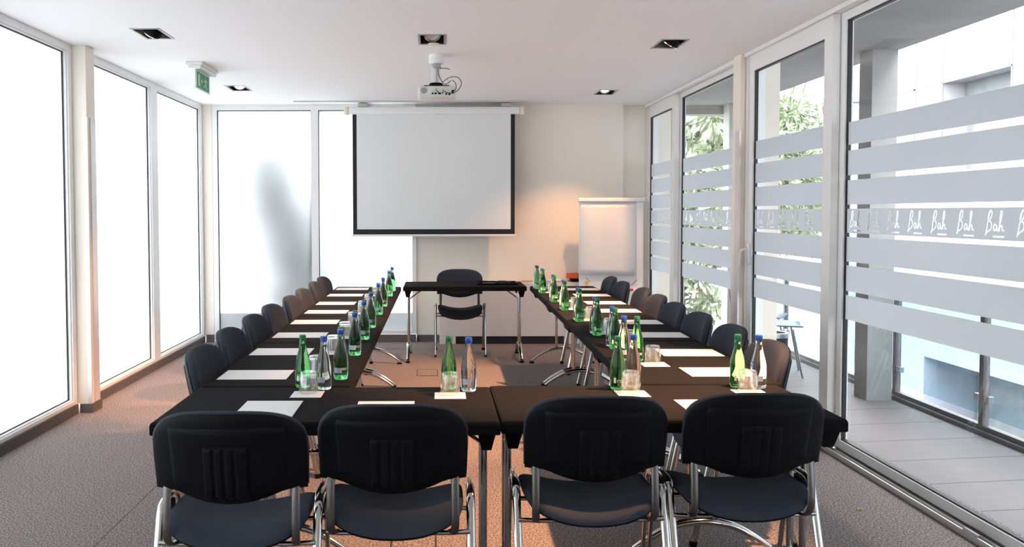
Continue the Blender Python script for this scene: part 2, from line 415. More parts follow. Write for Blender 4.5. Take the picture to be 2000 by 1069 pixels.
def door_unit(y0, y1, sashes, has_handle=False, lock=None):
    """sashes: (ya, yb, glass y0, glass y1, glass top, x of inner face)"""
    WN[0] += 1; root = tag(empty(f'door_{WN[0]}'), kind='structure')
    m = MB()
    m.box(XR-.02, XR+.12, y0, y1, 2.635, ZC-.001); m.box(XR-.02, XR+.12, y0, y0+.015, .031, 2.635); m.box(XR-.02, XR+.12, y1-.015, y1, .031, 2.635)
    m.box(XR-.035, XR-.02, y0-.01, y1+.01, 2.622, ZC-.001)
    m.build('door_frame', UPVC, root, kind='structure')
    t = MB(); t.box(XR-.02, XR+.12, y0, y1, .0005, .012); t.box(XR-.02, XR-.012, y0, y1, .012, .03); t.box(XR+.02, XR+.026, y0, y1, .012, .024); t.box(XR+.066, XR+.072, y0, y1, .012, .024); t.box(XR+.112, XR+.12, y0, y1, .012, .03)
    t.build('door_track', ALU, root, kind='structure')
    for k, (ya, yb, ga, gb, gt, xi) in enumerate(sashes):
        s = MB(); d = .045
        s.box(xi, xi+d, ya, ga, .026, 2.632); s.box(xi, xi+d, gb, yb, .026, 2.632); s.box(xi, xi+d, ga, gb, .026, .078); s.box(xi, xi+d, ga, gb, gt, 2.632)
        sash = s.build('door_sash', UPVC, root, kind='structure')
        g = MB(); w = .008
        g.box(xi+.010, xi+.034, ga, ga+w, .078, gt); g.box(xi+.010, xi+.034, gb-w, gb, .078, gt); g.box(xi+.010, xi+.034, ga+w, gb-w, .078, .078+w); g.box(xi+.010, xi+.034, ga+w, gb-w, gt-w, gt)
        g.build('gasket', GASKET, root, kind='structure')
        MB().quad([(xi+.022, ga, .078), (xi+.022, gb, .078), (xi+.022, gb, gt), (xi+.022, ga, gt)]).build('pane', PANE, root, kind='structure')
        film_mesh(xi+.019, ga+.009, gb-.009).build('frosted_film', FILM, root, kind='structure')
    if has_handle:
        h = MB(); h.box(XR-.018, XR-.0005, 6.335, 6.368, 1.05, 1.21, .004)
        h.tube(spline([(XR-.016, 6.352, 1.165), (XR-.055, 6.352, 1.165), (XR-.066, 6.37, 1.15), (XR-.066, 6.385, 1.10), (XR-.066, 6.39, 1.04)]), .009, .008, (0, 0, 1))
        h.build('handle', UPVC, root, smooth=True, kind='structure')
    return root
DXI = XR+.0; DXO = XR+.05
door_unit(6.60, 9.485, [(8.40, 9.46, 8.52, 9.40, 2.505, DXI), (6.62, 8.44, 6.70, 8.36, 2.582, DXO)])
door_unit(3.0, 6.41, [(5.06, 6.395, 5.17, 6.32, 2.505, DXI), (3.02, 5.09, 3.12, 5.00, 2.582, DXO)], has_handle=True)
door_unit(-.4, 2.80, [(1.2, 2.78, 1.28, 2.70, 2.505, DXI), (-.38, 1.2, -.30, 1.12, 2.582, DXO)])
MB().box(2.30, 2.60, 6.425, 6.585, .0005, ZC-.0005).box(2.30, 2.60, 2.82, 2.98, .0005, ZC-.0005).build('wall_right', PLASTER, kind='structure')
MB().box(2.34, 2.50, YN, -.42, .0005, ZC-.0005).build('wall_right_near', PLASTER, kind='structure')
tag(MB().box(2.2985, 2.306, 6.415, 6.423, .02, 2.07).box(2.291, 2.2985, 6.415, 6.50, .02, 2.07).build('trim_2', GUARD), kind='structure')
# little latch fitting on the track
t = MB(); t.tube([(2.352, 3.60, .03), (2.352, 3.70, .03)], .011, seg=10); t.box(2.342, 2.362, 3.625, 3.645, .004, .022); tag(t.build('door_stopper', STEEL), 'small steel stopper on the sliding door track, near right foreground', 'door stopper')
t = MB(); t.box(2.337, 2.358, 5.03, 5.12, .03, .052, .003); t.lathe([(0, 0), (.014, 0), (.014, .05), (0, .05)], 2.347, 5.05, .052, 10); tag(t.build('door_roller', STEEL), 'small metal roller fitting at the foot of the glass door behind the table corner', 'door roller')

# ------------------------------------------------------------------ terrace and outside
MB().box(2.50, 3.78, -2.6, 10.6, -.25, -.05).build('deck_floor', DECK, kind='structure')
m = MB(); m.box(2.50, 3.62, -2.6, 10.1, 2.72, 3.0); m.box(2.50, 3.62, 10.1, 10.3, 2.62, 3.0)
m.build('soffit_ceiling', CONC, kind='structure')
m = MB(); m.box(2.42, 2.72, 9.75, 9.95, -.05, 2.72); m.build('wall_terrace', CONC, kind='structure')
for i, y in enumerate((6.62, 9.85, 3.0, -.6)):
    MB().box(3.40, 3.60, y, y+.2, -.05, 2.72).build('terrace_column', CONC, kind='structure')
def railing():
    root = tag(empty('terrace_railing', (3.68, 0, -.05)), 'glass and grey metal railing along the outer edge of the terrace', 'railing')
    MB().box(-.022, .022, -2.5, 10.5, .03, .06).box(-.05, .0, -2.5, 10.5, .001, .03).build('bottom_rail', RAILM, root)
    MB().box(.0225, .05, -2.5, 10.5, .001, .05).build('edge_strip', RAILL, root)
    MB().box(-.02, .02, -2.5, 10.5, .98, 1.01).build('top_rail', RAILM, root)
    y = 5.62-1.08*7
    while y < 10.3:
        if y > 2.0:
            MB().box(-.022, .022, y-.022, y+.022, .06, .98).build('post', RAILM, root)
            if y < 9.2:
                MB().box(-.004, .004, y+.05, y+1.03, .12, .96).build('glass_panel', RAILG, root)
                for z in (.22, .85):
                    for q in (.025, 1.005): MB().box(-.02, .02, y+q, y+q+.05, z, z+.045, .003).build('clamp', STEEL, root)
        y += 1.08
railing()
GZ = -3.4
MB().box(-30, 40, -20, 60, GZ-.1, GZ).build('ground', GROUNDM, kind='structure')
def building():
    root = tag(empty('neighbouring_building', (8, 0, GZ)), 'white panel clad building across the courtyard with a grey recessed opening', 'building')
    zj = 3.49-GZ; zo = -.93-GZ
    # cladding panels above, stucco below
    m = MB()
    m.box(0, 3, -14, 11.78, zj-1.4, zj+5); m.box(0, 3, 13.39, 16.9, zj-1.4, zj+5); m.box(0, 3, 11.78, 13.39, zj+.001, zj+5); m.box(.5, 3, 11.78, 13.39, zj-1.4, zj)
    m.build('cladding', RENDERW, root)
    m = MB(); m.box(0, 3, 13.75, 16.9, 0, zj-1.4); m.box(0, 3, -14, 13.75, zo, zj-1.4); m.box(1.2, 3, -14, 13.75, 0.01, zo)
    m.build('wall', STUCCO, root)
    m = MB(); m.box(.8, 1.2, -14, 13.6, .01, zo-.001); m.build('recess', OPEN, root)
    j = MB(); w = .012
    for k in range(-14, 4): 
        y = 11.78+1.61*k
        j.box(-w, .0, y-w, y+w, zj-1.3, zj+5)
    j.box(-w, 0, 14.17-.03, 14.17+.03, zj-1.4, zj+5)
    j.box(-w, 0, -14, 16.9, zj-w, zj+w); j.box(-w, 0, -14, 16.9, zj+2.2-w, zj+2.2+w)
    j.build('joint', JOINT, root)
    b = MB(); b.box(.35, .5, 11.79, 13.38, zj-.25, zj-.001); b.build('shade_box', OPEN, root)
    b = MB(); b.tube([(-.001, 15.3, zj-.05), (-.5, 15.3, zj-.05)], .03); b.build('bracket', JOINT, root)
building()
def tree(loc, h, r, n, mat, label, leaf=.17, seed=1, frond=False):
    rnd = random.Random(seed); root = tag(empty('tree', (loc[0], loc[1], GZ)), label, 'tree')
    t = MB(); t.tube(spline([(0, 0, 0), (.1, .05, h*.3), (-.05, .1, h*.62), (.05, 0, h*.8)]), .14, seg=8, taper=lambda u: 1-.5*u)
    for k in range(7):
        a = rnd.uniform(0, 2*PI); t.tube(spline([(0, .05, h*.55), (math.cos(a)*r*.4, math.sin(a)*r*.4, h*.72), (math.cos(a)*r*.75, math.sin(a)*r*.75, h*.9)], 3), .045, seg=5, taper=lambda u: 1-.7*u)
    t.build('trunk', BARK, root)
    f = MB(); cl = []
    for k in range(46):
        a = rnd.uniform(0, 2*PI); rr = r*math.sqrt(rnd.random())*.9; cl.append((rr*math.cos(a), rr*math.sin(a), h*(.50+.47*rnd.random()*(1-.35*rr/r))))
    for k in range(n):
        c = cl[k % len(cl)]; d = Vector((rnd.gauss(0, 1), rnd.gauss(0, 1), rnd.gauss(.2, .8))).normalized()
        p = Vector(c)+d*rnd.uniform(.05, r*.34); dirv = (d+Vector((0, 0, -.35+rnd.gauss(0, .35)))).normalized()
        L = leaf*rnd.uniform(.6, 1.3); s = dirv.cross(Vector((rnd.gauss(0, 1), rnd.gauss(0, 1), rnd.gauss(0, 1)))).normalized()*L*.16
        f.quad([p, p+dirv*L*.45+s, p+dirv*L, p+dirv*L*.45-s])
    f.build('foliage', mat, root); return root
tree((7.0, 18.6), 8.5, 1.35, 15000, LEAF, 'pale leafy tree beyond the terrace, seen above the stripes of the middle glass door', seed=2)
tree((9.7, 20.4), 8.2, 1.45, 13000, LEAF, 'pale green bushy tree against the sky at the right of the middle glass door', seed=3)
tree((4.9, 15.6), 8.2, 1.05, 12000, LEAF, 'light green tree filling the upper part of the far glass door', seed=4, leaf=.2)
tree((3.9, 13.4), 6.2, .6, 4000, LEAF, 'slim darker green tree seen in the farthest narrow glass pane', seed=5)
def shrub():
    rnd = random.Random(11); root = tag(empty('shrub', (-1.80, YB+.42, GZ)), 'blurred grey shrub standing behind the frosted window on the back wall', 'shrub')
    f = MB()
    for k in range(5200):
        z = rnd.gauss(1.35, .34) if rnd.random() < .6 else rnd.uniform(-1, 2.2)
        c = .17*math.sin(z*2.2)+.05; w = .22+.15*max(0, 1.3-z)
        p = Vector((c+rnd.gauss(0, w*.55), max(-.2, rnd.gauss(-.06, .08)), z-GZ)); d = Vector((rnd.gauss(0, 1), rnd.gauss(0, 1), rnd.gauss(0, 1))).normalized()
        s = d.orthogonal().normalized()*.035; f.quad([p, p+d*.06+s, p+d*.13, p+d*.06-s])
    f.build('foliage', LEAF2, root)
    t = MB(); t.tube(spline([(0, 0, 0), (.1, 0, 2.4), (.1, 0, 4.4)]), .05, seg=6); t.build('trunk', BARK, root)
shrub()
# a round bin and two shell chairs on the terrace
b = tag(empty('terrace_bin', (2.93, 7.30, -.05)), 'dark round bin with a steel rim on the terrace deck', 'bin')
MB().lathe([(0, 0.001), (.105, 0.001), (.115, .41), (0, .41)], seg=28).build('body', DARK, b, True)
MB().lathe([(.095, .411), (.122, .411), (.122, .45), (.095, .45), (.095, .411)], seg=28).build('rim', STEEL, b, True)
def shell_chair():
    r = tag(empty('terrace_chair'), 'x', 'chair')
    m = MB(); n = 12; grid = []
    for i in range(n+1):
        t = i/n; row = []
        for k in range(9):
            u = k/8*2-1
            if t < .55: y = .21-.42*t/.55; z = .44+.02*u*u
            else: y = -.21-.10*(t-.55)/.45; z = .44+.36*(t-.55)/.45
            row.append(m.bm.verts.new((u*.21*(1-.25*max(0, t-.8)/.2), y+.05*u*u*max(0, t-.55), z+.03*math.exp(-((t-.55)/.08)**2)*0)))
        grid.append(row)
    for A, B in zip(grid, grid[1:]):
        for k in range(8): m.bm.faces.new((A[k], A[k+1], B[k+1], B[k]))
    o = m.build('seat_shell', SHELL, r, True)
    md = o.modifiers.new('s', 'SOLIDIFY'); md.thickness = .012
    for sx in (-1, 1):
        for sy in (-1, 1): MB().tube([(sx*.15, sy*.13, .43), (sx*.22, sy*.21, 0.001)], .009, seg=8).build('leg', STEEL, r)
    return r
TCH = Proto(shell_chair)
TCH.place((3.26, 8.45, -.05), -2.2, 'blue grey terrace chair farther along the deck behind the bin', 'chairs outside on the terrace')
TCH.place((3.15, 7.78, -.05), -1.9, 'blue grey terrace chair beside the railing nearest the dark bin', 'chairs outside on the terrace')

# ------------------------------------------------------------------ ceiling lamps
def lamp(i, x, y, lit, tilt, head_z, aim):
    names = ['recessed ceiling spot at the front left, head swung below its frame', 'recessed ceiling spot above the projector, dark square frame',
             'recessed ceiling spot at the front right, head pointing left', 'recessed ceiling spot in the far left corner, glowing double ring',
             'recessed ceiling spot in the far right corner near the flip chart wall', 'recessed ceiling spot over the near left table corner',
             'recessed ceiling spot over the middle of the near tables', 'recessed ceiling spot over the near right table corner',
             'recessed ceiling spot behind the camera on the left', 'recessed ceiling spot behind the camera in the middle', 'recessed ceiling spot behind the camera on the right']
    r = tag(empty('ceiling_spotlight', (x, y, ZC)), names[i], 'ceiling light', 'recessed ceiling spotlights')
    a, b = LW/2, LD/2; m = MB()
    m.box(-a-.014, -a, -b-.014, b+.014, -.004, .001); m.box(a, a+.014, -b-.014, b+.014, -.004, .001); m.box(-a, a, -b-.014, -b, -.004, .001); m.box(-a, a, b, b+.014, -.004, .001)
    m.build('trim_frame', GREYT, r)
    m = MB(); t = .003; H = .16
    m.box(-a, -a+t, -b, b, 0, H); m.box(a-t, a, -b, b, 0, H); m.box(-a+t, a-t, -b, -b+t, 0, H); m.box(-a+t, a-t, b-t, b, 0, H); m.box(-a, a, -b, b, H, H+t)
    m.build('housing', RECESS, r)
    h = MB(); R = .062
    h.lathe([(R-.012, 0), (R, 0), (R+.004, .02), (R-.004, .05), (.03, .085), (0, .085)], seg=28)
    ho = h.build('lamp_head', BLACKP, r, True)
    ring = MB(); ring.lathe([(R-.012, -.001), (R-.002, -.004), (R+.002, .004)], seg=28); ri = ring.build('bezel', REFL, ho, True)
    f = MB(); f.lathe([(0, .006), (.022, .004), (.035, .010), (R-.012, .004)], seg=28); fo = f.build('lamp_face', LAMPON if lit else LAMPOFF, ho, True)
    ho.location = (0, 0, head_z); ho.rotation_euler = tilt
    return r
TILT = [(.45, .6, 0), (-.85, .0, 0), (.45, .55, 0), (-.7, .25, 0), (-.7, -.3, 0)]+[(0, 0, 0)]*6
for i, (x, y) in enumerate(LAMPS):
    hz = .0 if i in (0, 2) else .035
    lamp(i, x, y, i != 1, TILT[i], hz, None)
def spot(x, y, z, tgt, watt, size=70, blend=.5, rad=.03, col=(1, .52, .26)):
    l = bpy.data.lights.new('spot_light', 'SPOT'); l.energy = watt; l.spot_size = math.radians(size); l.spot_blend = blend; l.shadow_soft_size = rad; l.color = col
    o = bpy.data.objects.new('spot_light', l); COL.objects.link(o); o.location = (x, y, z)
    d = Vector(tgt)-o.location; o.rotation_euler = d.to_track_quat('-Z', 'Y').to_euler(); return o
WARM = (1, .50, .24)
SP = [(-1.91, 5.67, (-1.75, 6.8, 0), 90, 58), (1.62, 6.04, (.05, 6.5, 0), 250, 70), (-1.92, 8.13, (-1.15, 6.6, .7), 26, 55),
      (1.68, 8.45, (1.2, 8.9, .2), 26, 80), (1.60, 3.35, (.38, 3.8, 0), 250, 56)]
for x, y, t, w, s in SP: spot(x, y, ZC-.06, t, w, s, .6, .03, WARM)

# ------------------------------------------------------------------ fixtures on the ceiling
s = tag(empty('exit_sign', (-1.935, 6.95, ZC)), 'green exit pictogram sign hanging from a white box on the ceiling', 'exit sign')
MB().box(-.065, .065, -.25, .25, -.024, -.0005, .003).build('upper_housing', UPVC, s)
MB().box(-.05, .05, -.235, .235, -.05, -.0245, .003).build('housing', UPVC, s)
MB().box(-.004, .004, -.20, .20, -.20, -.05).build('acrylic_plate', PALEG, s)
MB().box(.0045, .0065, -.172, .172, -.188, -.065).build('sign_face', GREENS, s)
F = .0068
def sp(p, pts): p.quad([(F, a, b) for a, b in pts])
p = MB(); sp(p, [(-.15, -.175), (-.10, -.175), (-.10, -.078), (-.15, -.078)]); p.build('door_symbol', SIGNW, s)
p = MB(); sp(p, [(-.06, -.130), (-.02, -.130), (-.02, -.123), (-.06, -.123)]); sp(p, [(-.065, -.1265), (-.035, -.105), (-.028, -.112), (-.05, -.1265)]); sp(p, [(-.065, -.1265), (-.05, -.1265), (-.028, -.141), (-.035, -.148)]); p.build('arrow_symbol', SIGNW, s)
p = MB()
for q in ([(.05, -.10), (.075, -.092), (.085, -.135), (.06, -.14)], [(.06, -.138), (.085, -.133), (.11, -.175), (.095, -.178)], [(.06, -.138), (.072, -.135), (.04, -.16), (.03, -.155)], [(.03, -.155), (.04, -.16), (.015, -.178), (.008, -.17)],
          [(.05, -.10), (.055, -.11), (.02, -.125), (.015, -.117)], [(.075, -.092), (.085, -.1), (.11, -.12), (.115, -.11)], [(.05, -.088), (.056, -.078), (.068, -.078), (.072, -.086)]): sp(p, q)
p.build('running_figure', SIGNW, s)
tag(MB().lathe([(0, -.012), (.036, -.010), (.040, -.0005), (0, -.0005)], -.03, 6.02, ZC, 28).build('ceiling_disc', IVORY, smooth=True), 'small flat ivory disc on the ceiling between spotlight and projector mount', 'ceiling disc')
def projector():
    r = tag(empty('ceiling_projector', (-.01, 6.45, ZC)), 'white projector hanging from a ceiling mount with looping black cables', 'projector')
    MB().lathe([(0, -.0005), (.060, -.0005), (.060, -.02), (.056, -.024), (.056, -.028), (.060, -.032), (.060, -.058), (.05, -.068), (0, -.068)], seg=32).build('ceiling_mount', UPVC, r, True)
    MB().lathe([(.033, -.069), (.033, -.10), (0, -.10)], seg=20).build('mount_collar', STEEL, r, True)
    m = MB(); m.box(-.040, -.002, -.02, .018, -.235, -.09, .004); m.lathe([(.015, -.10), (.015, -.225)], .012, 0, 0, 16); m.build('column', UPVC, r, True)
    MB().lathe([(0, -.215), (.048, -.215), (.054, -.225), (.054, -.236), (0, -.236)], -.005, .0, 0, 24).build('swivel_plate', BLACKP, r, True)
    m = MB()
    for a in ((-.09, -.05), (.09, -.05), (-.09, .08), (.09, .08)): m.box(min(0, a[0])-.006, max(0, a[0])+.006, a[1]-.006, a[1]+.006, -.246, -.2365)
    m.box(-.006, .006, -.056, .086, -.246, -.2365)
    m.build('mount_arm', BLACKP, r)
    b = MB(); b.box(-.142, .146, -.10, .13, -.335, -.2465, .018, 4); body = b.build('body', PROJ, r, True)
    MB().lathe([(0, 0), (.022, 0), (.022, .003), (0, .003)], seg=24).build('speaker_grille', GREYT, body).matrix_local = Matrix.Translation((-.095, -.1005, -.283)) @ Matrix.Rotation(PI/2, 4, 'X')
    m = MB()
    for x, w, z in ((-.03, .012, -.305), (-.008, .016, -.305), (.022, .02, -.305), (.045, .008, -.30), (.072, .012, -.31), (.095, .014, -.312), (.12, .016, -.30)): m.box(x-w/2, x+w/2, -.104, -.1005, z-.006, z+.006)
    m.box(.112, .128, -.118, -.1005, -.305, -.282)
    m.build('connectors', BLACKP, body)
    l = MB(); l.tube([(.07, .12, -.29), (.07, .15, -.29)], .028, seg=20); l.build('lens', BLACKP, body, True)
    for k, P in enumerate(([(.012, -.02, -.10), (.014, -.03, -.15), (.035, -.05, -.20), (.06, -.08, -.235), (.09, -.10, -.225), (.105, -.10, -.21)],
              [(.045, -.06, -.215), (.10, -.10, -.185), (.16, -.12, -.19), (.185, -.13, -.235), (.16, -.14, -.285), (.12, -.13, -.305), (.07, -.12, -.300), (.03, -.08, -.262), (.025, -.04, -.24)],
              [(.115, -.10, -.205), (.14, -.12, -.23), (.145, -.125, -.27), (.122, -.118, -.295)],
              [(.005, -.03, -.24), (-.005, -.08, -.255), (.0, -.11, -.285), (.022, -.115, -.305)],
              [(.02, -.02, -.105), (.06, -.03, -.105), (.10, -.02, -.112)])):
        MB().tube(spline(P, 6), .0028, seg=6).build('cable', CABLE, r, True)
projector()
t = MB(); t.box(-1.55, .95, 9.055, 9.085, ZC-.014, ZC-.0005); tag(t.build('curtain_rail', ALU), 'thin aluminium rail on the ceiling above the projection screen', 'rail')
def screen():
    Y = 9.17; r = tag(empty('projection_screen', (0, Y, 0)), 'pulled down white projection screen with a black border in front of the back wall', 'projection screen')
    MB().box(-.965, .885, -.045, .045, 2.515, 2.595, .012, 3).build('casing', UPVC, r, True)
    for a, b in ((-1.02, -.9655), (.8855, .94)): MB().box(a, b, -.047, .047, 2.508, 2.6, .014, 3).build('end_cap', IVORY, r, True)
    for x in (-.82, .74): MB().box(x-.05, x+.05, -.02, .2, 2.6005, 2.635).build('bracket', ALU, r)
    MB().box(-.93, .835, -.0015, .0005, 1.21, 2.52).build('border', SCREENB, r)
    MB().box(-.885, .79, -.0035, -.0016, 1.268, 2.515).build('picture_area', SCREENW, r)
    MB().box(-.94, .85, -.011, .011, 1.19, 1.212, .004).build('weight_bar', UPVC, r)
screen()

# ------------------------------------------------------------------ radiator cover and things on it
r = tag(empty('radiator_cover', (0, 0, 0)), 'low white radiator cover with a dark plinth along the back wall', 'radiator cover')
m = MB(); m.box(.01, 1.56, 9.20, 9.385, .085, .680, .004); m.box(.01, .19, 9.20, 9.385, .0005, .0845); m.box(1.385, 1.56, 9.20, 9.385, .0005, .0845); m.build('body', CABW, r)
MB().box(.192, 1.383, 9.215, 9.38, .0005, .083).build('plinth', DARK, r)
m = MB()
for k in range(60): m.box(.93+k*.0095, .9345+k*.0095, 9.24, 9.35, .6805, .687)
m.box(.92, 1.51, 9.235, 9.24, .6805, .688); m.box(.92, 1.51, 9.35, 9.355, .6805, .688); m.build('grille', TAN, r)
# red faceted gift box on a small dark book, near the flip chart
bk = tag(MB().box(1.46, 1.585, 9.21, 9.34, .6885, .722, .003).build('book', BLACKP), 'thick dark book lying on the radiator cover below the red box', 'book')
bx = MB(); pr = [(-.09, .0), (-.05, .04), (-.02, .055), (.09, .055), (.09, -.055), (-.02, -.055), (-.05, -.04)]
bx.prism(pr, 0, .055); o = bx.build('gift_box', REDB, loc=(1.505, 9.27, .7225)); tag(o, 'faceted red and orange box on the radiator cover beside the flip chart', 'box')
MB().box(-.02, .03, -.0575, -.0555, .0, .055).build('orange_panel', ORANGE, o)
c = tag(empty('paper_cup', (1.13, 9.27, .689)), 'white paper cup on the radiator cover behind the far bottles of the right table row', 'cup')
MB().lathe([(0, 0), (.028, 0), (.036, .085), (.034, .085), (.027, .004), (0, .004)], seg=24).build('cup_wall', BEADW, c, True)
c = tag(MB().box(-.08, .08, -.05, .05, 0, .02, .004).build('white_box', PAPER, loc=(1.27, 9.27, .6885)), 'small flat white box on the radiator cover left of the red box', 'box')

# ------------------------------------------------------------------ flip chart
f = tag(empty('flip_chart', (1.865, 9.05, 0)), 'white flip chart easel with a blank paper pad against the back wall', 'flip chart')
MB().box(-.345, .345, .0, .022, .60, 1.56, .004).build('board', UPVC, f)
m = MB(); m.box(-.36, .36, -.03, .03, 1.56, 1.605, .012, 3); m.tube(spline([(.355, 0, 1.60), (.385, -.01, 1.605), (.395, -.02, 1.57)]), .010, seg=8); m.build('clamp_bar', GREYT if False else UPVC, f, True)
pm = MB(); n = 12; g = []
for i in range(n+1):
    z = 1.558-.785*i/n; g.append([pm.bm.verts.new((x+(.0 if x < 0 else -.02*(i/n)**3), -.008-.012*(i/n)**2-(.02*(i/n)**3 if x > 0 else 0), z)) for x in (-.335, -.1, .1, .265)])
for A, B in zip(g, g[1:]):
    for k in range(3): pm.bm.faces.new((A[k], A[k+1], B[k+1], B[k]))
po = pm.build('paper_pad', PAPER, f, True); md = po.modifiers.new('t', 'SOLIDIFY'); md.thickness = .006
MB().box(-.33, .33, -.05, -.001, .575, .60, .003).build('pen_tray', UPVC, f)
for sx in (-1, 1): MB().tube([(sx*.30, .012, .60), (sx*.34, -.08, .001)], .012, seg=8).build('leg', STEEL, f)
MB().tube([(0, .03, 1.2), (.0, .28, .001)], .012, seg=8).build('leg', STEEL, f)
MB().tube([(-.27, -.001, .745), (-.23, -.001, .700)], .004, seg=6).build('pen_mark', GREYT, f); MB().tube([(.22, -.001, .66), (.28, -.001, .72)], .004, seg=6).build('pen_mark', GREYT, f)
tag(MB().lathe([(0, 0), (.018, 0), (.018, .01), (0, .01)], seg=20).build('magnet', YELLOW), 'round yellow magnet on the lower left of the flip chart board', 'magnet').matrix_world = Matrix.Translation((1.60, 9.0495, .69)) @ Matrix.Rotation(PI/2, 4, 'X')
tag(MB().box(-.04, .04, -.018, .018, 0, .025, .004).build('eraser', REDB, loc=(2.06, 9.025, .6005)), 'small red eraser on the tray of the flip chart', 'eraser')

# ------------------------------------------------------------------ tables
def cover(W, D):
    """fitted black stretch cover: open below, thick rounded edge"""
    m = MB(); a, b = W/2, D/2; t = .006; zt, zb = .74, .694; R = .012
    def ring(dx, z): return [(sx*(a-dx), sy*(b-dx), z) for sx, sy in ((-1, -1), (1, -1), (1, 1), (-1, 1))]
    rings = [ring(.004, zb), ring(0, zb+.004), ring(0, zt-R), ring(R*.3, zt-R*.3), ring(R, zt)]
    V = [[m.bm.verts.new(p) for p in r] for r in rings]
    for A, B in zip(V, V[1:]):
        for q in range(4): m.bm.faces.new((A[q], A[(q+1) % 4], B[(q+1) % 4], B[q]))
    # top as a fine grid, very slightly sagging between the edges
    m.bm.faces.new(V[-1])
    inner = [m.bm.verts.new(p) for p in ring(t+.004, zb)]; innert = [m.bm.verts.new(p) for p in ring(t+.004, zt-t)]
    for q in range(4):
        m.bm.faces.new((V[0][q], V[0][(q+1) % 4], inner[(q+1) % 4], inner[q])); m.bm.faces.new((inner[q], inner[(q+1) % 4], innert[(q+1) % 4], innert[q]))
    m.bm.faces.new(innert)
    return m
def table_parts(W, D):
    r = tag(empty('folding_table'), 'x', 'table')
    MB().box(-W/2+.012, W/2-.012, -D/2+.012, D/2-.012, .708, .733).build('tabletop', TOPM, r)
    for sx in (-1, 1):
        x = sx*(W/2-.045)
        # black trapezoid bracket under the cover, tapering from the top
        m = MB()
        for y0 in (-.26, .0):
            pass
        bm = m.bm
        for sy in (-1, 1):
            y = sy*(D/2-.07)
            prof = [(.034, .050, .707), (.030, .045, .69), (.020, .030, .645), (.017, .022, .63)]
            V = [[bm.verts.new((x+ax*cx, y+ay*cy, z)) for cx, cy in ((-1, -1), (1, -1), (1, 1), (-1, 1))] for ax, ay, z in prof]
            for A, B in zip(V, V[1:]):
                for q in range(4): bm.faces.new((A[q], A[(q+1) % 4], B[(q+1) % 4], B[q]))
            bm.faces.new(V[0]); bm.faces.new(V[-1])
        m.box(x-.018, x+.018, -D/2+.10, D/2-.10, .68, .707)
        m.build('leg_bracket', BLACKP, r)
        lf = MB()
        for y in (-.055, .055): lf.tube([(x, y*1.0, .70), (x, y, .16)], .013, .013, seg=12)
        for sy in (-1, 1): lf.tube([(x, sy*(D/2-.07), .62), (x, sy*(D/2-.09), .58), (x, sy*.065, .50)], .008, seg=8) if False else None
        lf.build('leg', CHROME, r, True)
        h = D/2-.015
        ft = MB(); ft.tube(spline([(x, -h, .028), (x, -h*.72, .085), (x, -h*.4, .130), (x, 0, .148), (x, h*.4, .130), (x, h*.72, .085), (x, h, .028)], 5), .021, .015, (1, 0, 0), 12, taper=lambda u: .75+.35*math.sin(PI*u))
        fo = ft.build('foot', CHROME, r, True)
        for sy in (-1, 1): MB().box(x-.02, x+.02, sy*h-.022, sy*h+.022, .001, .016, .003).build('foot_pad', BLACKP, fo)
        MB().tube([(x, .0, .585), (x-sx*.16, .0, .700)], .007, seg=8).build('brace', CHROME, r)
        MB().tube([(x, -.055, .585), (x, .055, .585)], .008, seg=8).build('crossbar', CHROME, r)
    return r
def post_table(W, D):
    """the same table seen at the open ends: posts stand near the corners"""
    r = table_parts(W, D); return r
TF = Proto(lambda: table_parts(1.19, .585)); TR = Proto(lambda: table_parts(1.155, .615))
CF = {}
def put_cover(key, W, D, loc, rz, label):
    if key not in CF:
        o = cover(W, D).build('table_cover', CLOTH); CF[key] = o
    else:
        o = CF[key].copy(); COL.objects.link(o)
    o.location = loc; o.rotation_euler = (0, 0, rz)
    tag(o, label, 'tablecloth', 'fitted black table covers')
G_T = 'folding tables under the black covers'
def table(kind, x, y, rz, where):
    W, D = (1.19, .585) if kind == 'F' else (1.155, .615)
    (TF if kind == 'F' else TR).place((x, y, 0), rz, 'folding table with chrome arched feet, '+where, G_T)
    put_cover(kind, W, D, (x, y, 0), rz, 'black stretch cover on the '+where.replace('the ', ''))
table('F', -.385, 3.11, 0, 'near left table behind the two front left chairs')
table('F', .805, 3.135, .012, 'near right table behind the two front right chairs')
LB, RBX = -.665, 1.115
def yrow(k): return 3.99+1.158*k
WH = ['nearest table of the {} row', 'second table of the {} row counted from the camera', 'third table of the {} row counted from the camera', 'farthest table of the {} row by the back wall']
TA = .0163
for k in range(4):
    table('R', LB, yrow(k), PI/2, WH[k].format('left'))
    table('R', RBX+TA*(yrow(k)-3.41), yrow(k)+.035, PI/2-TA, WH[k].format('right'))
table('F', .255, 8.335, 0, 'single table in front of the projection screen')

